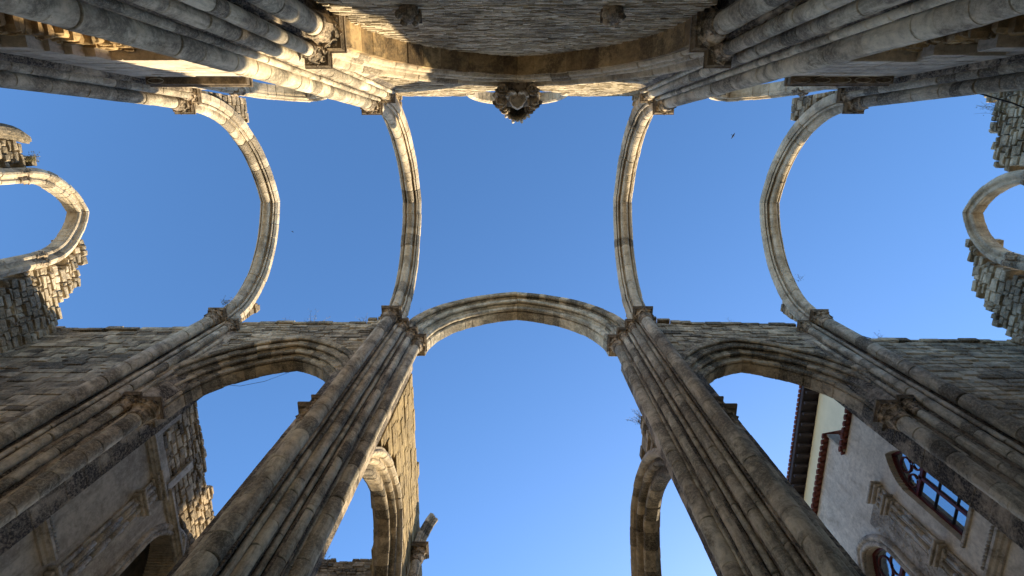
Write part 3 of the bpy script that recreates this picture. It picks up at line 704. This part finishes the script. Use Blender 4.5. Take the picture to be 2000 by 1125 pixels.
def vframe(mb, x, f, yc, z0, z1, s_=1.0):      # vertical moulded frame: rolls and fillets
    for dy, r_, o_ in ((-.2, .045, .03), (-.1, .06, .07), (0.02, .035, .05), (.12, .06, .07), (.22, .045, .03)):
        z = z0
        while z < z1:
            h = min(rng.uniform(.5, .9), z1 - z); n = 10
            mb.rings([[(x + f * o_ + r_ * s_ * math.cos(2 * math.pi * i / n), yc + dy * s_ + r_ * s_ * math.sin(2 * math.pi * i / n), zz) for i in range(n)] for zz in (z, z + h - .005)], rng.random(), True); z += h
    mb.box(min(x, x + f * .06), max(x, x + f * .06), yc - .26 * s_, yc + .26 * s_, z0, z1 + .02, .6)
m = MB(); vframe(m, XL + .035, 1, 8.42, G, 12.2); m.build('pilaster_moulding', M['carve'], t)
for z_, k in ((12.2, 1.0), (11.5, .85), (8.9, 1.0)):
    m = MB()
    for j, (q, w) in enumerate(((.12, .3), (.2, .36), (.26, .42))):
        m.box(XL, XL + q, 8.42 - w * k, 8.42 + w * k, z_ + j * .09, z_ + j * .09 + .085, rng.random(), .015)
    m.build('bracket_moulding', M['carve'], t)
m = MB(); zz = 9.24
for y0 in [6.3 + .085 * i for i in range(19)]: m.blob((XL + .12, y0, 9.29), .05, .04, .05, 8, 5, .05, rng.random())
m.build('bead_row', M['carve'], t)
m = MB(); NI.build(m, [(.0, .3), (.05, .3)] + roll(.06, .22, .07, 60, -60, 4) + [(.07, .12)] + roll(.06, .06, .06, 60, -70, 4) + [(-.3, 0), (-.3, .1)], n=12, leg=6); m.build('niche_arch', M['carve'], t)
# pendant strip between course and top
m = MB(); m.box(XL, XL + .12, 6.95, 7.15, 12.55, 13.7, .5, .02); m.box(XL, XL + .09, 8.6, 8.8, 12.7, 13.9, .5, .02); m.build('upright_strip', M['carve'], t)

# ---------------------------------------------------------------- right aisle building
XR = 9.35
t = thing('aisle_building', (XR, 9, G), 'pale plastered building right of the nave with red-framed gothic window and tiled eave', 'building')
GW = Arch('y', 7.52, XR, .5, 11.6, 1.0); GW2 = Arch('y', 10.5, XR, .75, 11.6, 1.0)
m = MB()
def wsheet(mb, x0, x1, y0, y1, z0, z1, arch, sill, dy=.03):
    y = y0
    while y < y1 - 1e-6:
        b = min(y + dy, y1); d = abs((y + b) / 2 - arch.c)
        if d < arch.a:
            cx = arch.R - arch.a; zi = arch.z0 + math.sqrt(max(0, arch.R ** 2 - (d + cx) ** 2))
            mb.box(x0, x1, y, b, zi, z1, .5); mb.box(x0, x1, y, b, z0, sill, .5)
        else: mb.box(x0, x1, y, b, z0, z1, .5)
        y = b
m.box(XR, XR + .6, 6.3, 6.9, G, 14.1, .5); wsheet(m, XR, XR + .6, 6.9, 8.1, G, 14.1, GW, 9.95)
m.box(XR, XR + .6, 8.1, 8.35, G, 14.1, .5); m.box(XR, XR + .6, 8.35, 9.6, G, 14.95, .5); wsheet(m, XR, XR + .6, 9.6, 11.4, G, 14.95, GW2, 10.0); m.box(XR, XR + .6, 11.4, 16, G, 14.95, .5)
m.build('plaster_wall', M['bplaster'], t)
def gothic_window(A_, sill, zt, n_h):
    w = MB(); x = XR + .2
    A_.build(w, [(.16, 0.01), (.16, -.05), (.24, -.05), (.24, 0.01)], n=10, leg=A_.z0 - sill, inset=0, jit=0, seg=2)
    w.box(x - .03, x + .05, A_.c - A_.a, A_.c + A_.a, sill, sill + .08, .5)
    w.box(x - .03, x + .05, A_.c - .035, A_.c + .035, sill, A_.z0 + .05, .5)
    w.box(x - .03, x + .05, A_.c - A_.a, A_.c + A_.a, A_.z0 - .06, A_.z0 + .02, .5)
    fr = w.build('window', M['redwood'], t)
    b = MB(); b.box(x - .005, x + .018, A_.c - .01, A_.c + .01, sill + .05, A_.z0, .5)
    for k in range(1, n_h): b.box(x - .012, x + .02, A_.c - A_.a, A_.c + A_.a, sill + k * (A_.z0 - sill) / n_h - .012, sill + k * (A_.z0 - sill) / n_h + .012, .5)
    build_sub(b, 'glazing_bar', M['lead'], fr, t['org'])
    c = MB()
    for cy, cz, r_ in ((A_.c, A_.z0 + A_.h * .52, A_.a * .36), (A_.c - A_.a * .46, A_.z0 + A_.h * .2, A_.a * .3), (A_.c + A_.a * .46, A_.z0 + A_.h * .2, A_.a * .3)):
        c.tube([(x, cy + r_ * math.cos(R(q)), cz + r_ * math.sin(R(q))) for q in range(0, 361, 20)], .022, .022, 6, .5)
    build_sub(c, 'tracery', M['redwood'], fr, t['org'])
    p = MB(); p.box(x + .02, x + .03, A_.c - A_.a, A_.c + A_.a, sill, A_.z0 + A_.h, .5); build_sub(p, 'pane', M['glass'], fr, t['org'])
    e = MB(); e.box(XR - .05, XR + .3, A_.c - A_.a - .06, A_.c + A_.a + .06, sill - .07, sill + .01, .5, .01); build_sub(e, 'sill', M['carve'], fr, t['org'])
gothic_window(GW, 9.95, 12.4, 3); gothic_window(GW2, 10.0, 12.6, 4)
m = MB(); vframe(m, XR, -1, 8.62, G, 12.45, .9); m.build('pilaster_moulding', M['carve'], t)
for z_, k in ((12.4, .8), (11.9, .7), (10.2, .8)):
    m = MB()
    for j, (q, w) in enumerate(((.12, .3), (.19, .35), (.24, .4))):
        m.box(XR - q, XR, 8.62 - w * k, 8.62 + w * k, z_ + j * .08, z_ + j * .08 + .075, rng.random(), .015)
    m.build('bracket_moulding', M['carve'], t)
m = MB(); GW2.build(m, [(w * -1, r) for w, r in ([(.0, .3), (.05, .3)] + roll(.06, .22, .07, 60, -60, 4) + [(.07, .12)] + roll(.06, .06, .06, 60, -70, 4) + [(-.1, 0.01), (-.1, .1)])], n=12, leg=5); m.build('window_surround', M['carve'], t)
m = MB()
for (y0, y1, z) in ((6.4, 8.2, 9.0), (9.0, 9.7, 9.3)):
    hcourse(m, XR, y0, y1, z, -1, CORN)
m.build('string_course', M['carve'], t)
m = MB()
for i in range(20): m.blob((XR - .1, 6.45 + .085 * i, 9.3), .05, .04, .05, 8, 5, .05, rng.random())
m.build('bead_row', M['carve'], t)
m = MB(); m.box(XR - .12, XR, 6.72, 6.98, 9.26, 9.9, .6, .02); m.build('upright_strip', M['carve'], t)
# carved foliage panel between window and pilaster
m = MB(); m.box(XR - .02, XR + .05, 8.92, 9.58, 9.75, 12.65, .5)
for k in range(160):
    y_ = rng.uniform(8.95, 9.55); z_ = rng.uniform(9.8, 12.6)
    m.blob((XR, y_, z_), .035, rng.uniform(.03, .08), rng.uniform(.03, .09), 7, 5, .3, rng.random())
m.build('carved_panel', M['carve'], t)
def eave(y0, y1, z, xe):
    m = MB(); y = y0
    while y < y1:
        n = 10; rr = []
        for x_, z_ in ((xe, z), (xe + .9, z + .3)):
            rr.append([(x_, y + .09 * math.cos(2 * math.pi * i / n), z_ + .05 * math.sin(2 * math.pi * i / n) + rng.uniform(-.005, .005)) for i in range(n)])
        m.rings(rr, rng.random(), True)
        m.rings([[(x_ + .03, y + .1 + .07 * math.cos(2 * math.pi * i / n), z_ - .03 + .04 * math.sin(2 * math.pi * i / n)) for i in range(n)] for x_, z_ in ((xe + .03, z), (xe + .9, z + .28))], rng.random(), True)
        y += .2
    return m
rf = eave(6.3, 8.35, 14.16, XR - .16).build('tiled_roof', M['tile'], t)
rf2 = eave(8.36, 16, 15.0, XR - .18).build('tiled_roof', M['tile'], t)
m = MB(); m.box(XR - .06, XR + .3, 8.3, 8.352, 14.12, 15.02, .5); m.build('gable_end', M['plaster'], t)
# taller block behind
t = thing('tall_building', (12.3, 14, G), 'taller cream building with a dark timber eave behind the tiled roof on the right', 'building')
m = MB(); m.box(12.3, 22, 8.9, 16.2, G, 20.75, .5); m.build('wall', M['yplaster'], t)
m = MB(); m.box(11.75, 22.3, 8.5, 16.5, 20.9, 21.0, .5); m.box(11.7, 11.76, 8.5, 16.5, 20.86, 21.1, .5)
for i in range(16): m.box(11.78, 12.3, 8.6 + i * .48, 8.7 + i * .48, 20.74, 20.9, rng.random())
m.build('eave', M['timber'], t)
m = eave(8.5, 16.5, 21.08, 11.64); 
m.v = [(x, y, z) for x, y, z in m.v]; rf = m.build('roof', M['tile'], t)
m = MB(); m.add([(12.2, 8.6, 21.2), (12.2, 16.4, 21.2), (17, 16.4, 23.6), (17, 8.6, 23.6), (22, 16.4, 21.2), (22, 8.6, 21.2)], [(0, 3, 2, 1), (3, 5, 4, 2), (0, 5, 3), (1, 2, 4), (0, 1, 4, 5)], .5); m.build('roof_slope', M['tile'], t)

t = thing('shade_block', (12.3, 24, G), 'plain plastered block added out of view to cut low sun off the chancel side', 'building')  # unseen block, added to shadow the lower east piers and chancel infill
m = MB(); m.box(12.35, 22, 16.25, 34, G, 18.4, .5); m.box(11.6, 22, 16.55, 18.4, 18.61, 19.3, .5); m.build('wall', M['plaster'], t)
m = MB(); m.box(11.6, 22.3, 16.55, 34.3, 18.41, 18.6, .5); m.build('roof', M['tile'], t)
# ---------------------------------------------------------------- cables, birds, wall plants
m = MB(); m.tube([(9.05, 5.1, 15.9), (9.6, 5.2, 15.55), (10.3, 5.35, 15.25)], .012, n=5); tag(m.build('cable', M['cable']), 'thin dark cable from the right outer capital down to the wall top', 'cable')
m = MB(); m.tube([(-7.6, 5.9, 13.1), (-7.1, 5.9, 13.0), (-6.6, 5.9, 13.3), (-6.2, 5.9, 13.9)], .006, n=5); tag(m.build('cable', M['cable']), 'thin cable sagging under the left aisle arch', 'cable')
m = MB(); m.tube([(11.6, -1.4, 14.9), (12.3, -1.1, 14.5), (13.3, -.7, 14.4), (14.1, -.4, 14.6)], .02, n=5); tag(m.build('cable', M['cable']), 'pale cable looping towards the right gable', 'cable')
def at(px, py, Z):       # a point at height Z seen at a place of the photograph (used to set out birds and plants)
    ax = math.atan((py - 562.5) / 1075) + R(TILT); Y = math.tan(ax) * Z; D = Z * math.cos(R(TILT)) + Y * math.sin(R(TILT))
    return ((px - 1010) / 1075 * D, Y, Z)
def bird(px, py, Z, sc, ang, label):
    x, y, z = at(px, py, Z); t = thing('bird', (x, y, z), label, 'bird', 'birds in the sky')
    m = MB(); ca, sa = math.cos(ang), math.sin(ang)
    def q(u, v, w): return (x + (ca * u - sa * v) * sc, y + (sa * u + ca * v) * sc, z + w * sc)
    m.rings([[q(u, r_ * math.cos(a_ * math.pi / 4), r_ * math.sin(a_ * math.pi / 4)) for a_ in range(8)] for u, r_ in ((-.45, .01), (-.3, .05), (-.1, .1), (.1, .11), (.25, .07), (.33, .075), (.4, .05), (.48, .008))], .5, True)
    m.add([q(-.3, -.04, 0), q(-.3, .04, 0), q(-.6, .12, .0), q(-.6, -.12, .0), q(-.45, 0, .03)], [(0, 3, 2, 1), (0, 1, 4), (1, 2, 4), (2, 3, 4), (3, 0, 4)], .5)
    m.build('body', M['feather'], t)
    for s in (-1, 1):
        w = MB(); pts = [(.2, .05, .02), (.28, .4, .16), (.1, .85, .1), (-.02, 1.1, .04), (0, .75, .08), (-.12, .4, .12), (-.15, .05, .02)]
        up = [q(a, s * b, c + .015) for a, b, c in pts]; dn = [q(a, s * b, c - .015) for a, b, c in pts]; n = len(pts)
        w.rings([dn, up], .5); w.build('wing', M['feather'], t)
bird(1430, 265, 40, .24, .5, 'small dark bird gliding right of the middle bay')
bird(570, 453, 55, .16, 2.0, 'tiny dark bird left of the middle, between two rib arches')
def plant(x, y, z, h, n, label, seed, dx=0.0, dy=-.2):
    r_ = random.Random(seed); m = MB(); l = MB()
    t = thing('wall_plant', (x, y, z), label, 'plant', 'dry plants on the wall tops')
    for i in range(n):
        a_ = r_.uniform(0, 6.28); L = h * r_.uniform(.5, 1); p = [(x + r_.uniform(-.1, .1), y + r_.uniform(-.05, .05), z)]
        d = Vector((math.cos(a_) * .5 + dx, math.sin(a_) * .4 + dy, 1.1)).normalized()
        for k in range(4):
            q = p[-1]; d = (d + Vector((r_.uniform(-.3, .3), r_.uniform(-.3, .3), r_.uniform(-.15, .1)))).normalized()
            p.append((q[0] + d[0] * L / 4, q[1] + d[1] * L / 4, q[2] + d[2] * L / 4))
            for _ in range(3):
                c = Vector(p[-1]) + Vector((r_.uniform(-.07, .07), r_.uniform(-.07, .07), r_.uniform(-.05, .05))); e = Vector((r_.uniform(-1, 1), r_.uniform(-1, 1), r_.uniform(-1, 1))).normalized() * .026; f = e.orthogonal().normalized() * .009
                l.add([c - e, c + f, c + e, c - f], [(0, 1, 2, 3)], r_.random())
        m.tube(p, .006, .003, 4)
    m.build('stem', M['plant'], t); l.build('foliage', M['plant'], t)
PL = [(-4.9, 5.6, 16.95, .5, 10, 'dry plant on the wall top left of the nave arch'), (-6.6, 5.6, 16.8, .8, 12, 'tallest dry plant on the left wall top, above the aisle arch'),
      (-7.6, 5.6, 16.75, .5, 9, 'short dry plants beside the left haunch masonry'), (-3.2, 5.6, 17.1, .6, 12, 'leafy tuft in the left corner between rib arch and nave arch'),
      (3.1, 5.6, 17.1, .6, 12, 'leafy tuft in the right corner between rib arch and nave arch'), (7.0, 5.6, 16.8, .5, 8, 'sparse dry plant on the right wall top above the aisle arch'),
      (10.9, 5.6, 15.4, .55, 10, 'dry branching plant on the pale right wall top'), (13.3, 5.6, 15.2, .35, 6, 'small sprig on the wall top near the right gable'),
      (-13.95, .3, 15.95, .35, 22, 'green tuft growing on the broken left gable'), (14.1, -1.1, 16.9, .9, 10, 'bare twiggy plant leaning from the right gable'),
      (3.35, 7.0, 13.2, .6, 26, 'dark shrub on the broken nave wall above the right arcade arch'), (-6.0, 12.2, 14.2, .4, 10, 'weeds along the low wall crossing the left aisle'),
      (-9.1, 4.7, 16.4, .4, 8, 'thin sprig above the left outer capital'), (9.3, 4.2, 17.8, .35, 4, 'single sprig on the lower limb of the right outer rib arch')]
for i, (x, y, z, h, n, lab) in enumerate(PL):
    plant(x, y, z, h, n, lab, i, dx=(-.5 if x > 13 else (.4 if x < -13 else 0)) - (.5 if 3.4 < x < 3.6 else 0), dy=-.25)
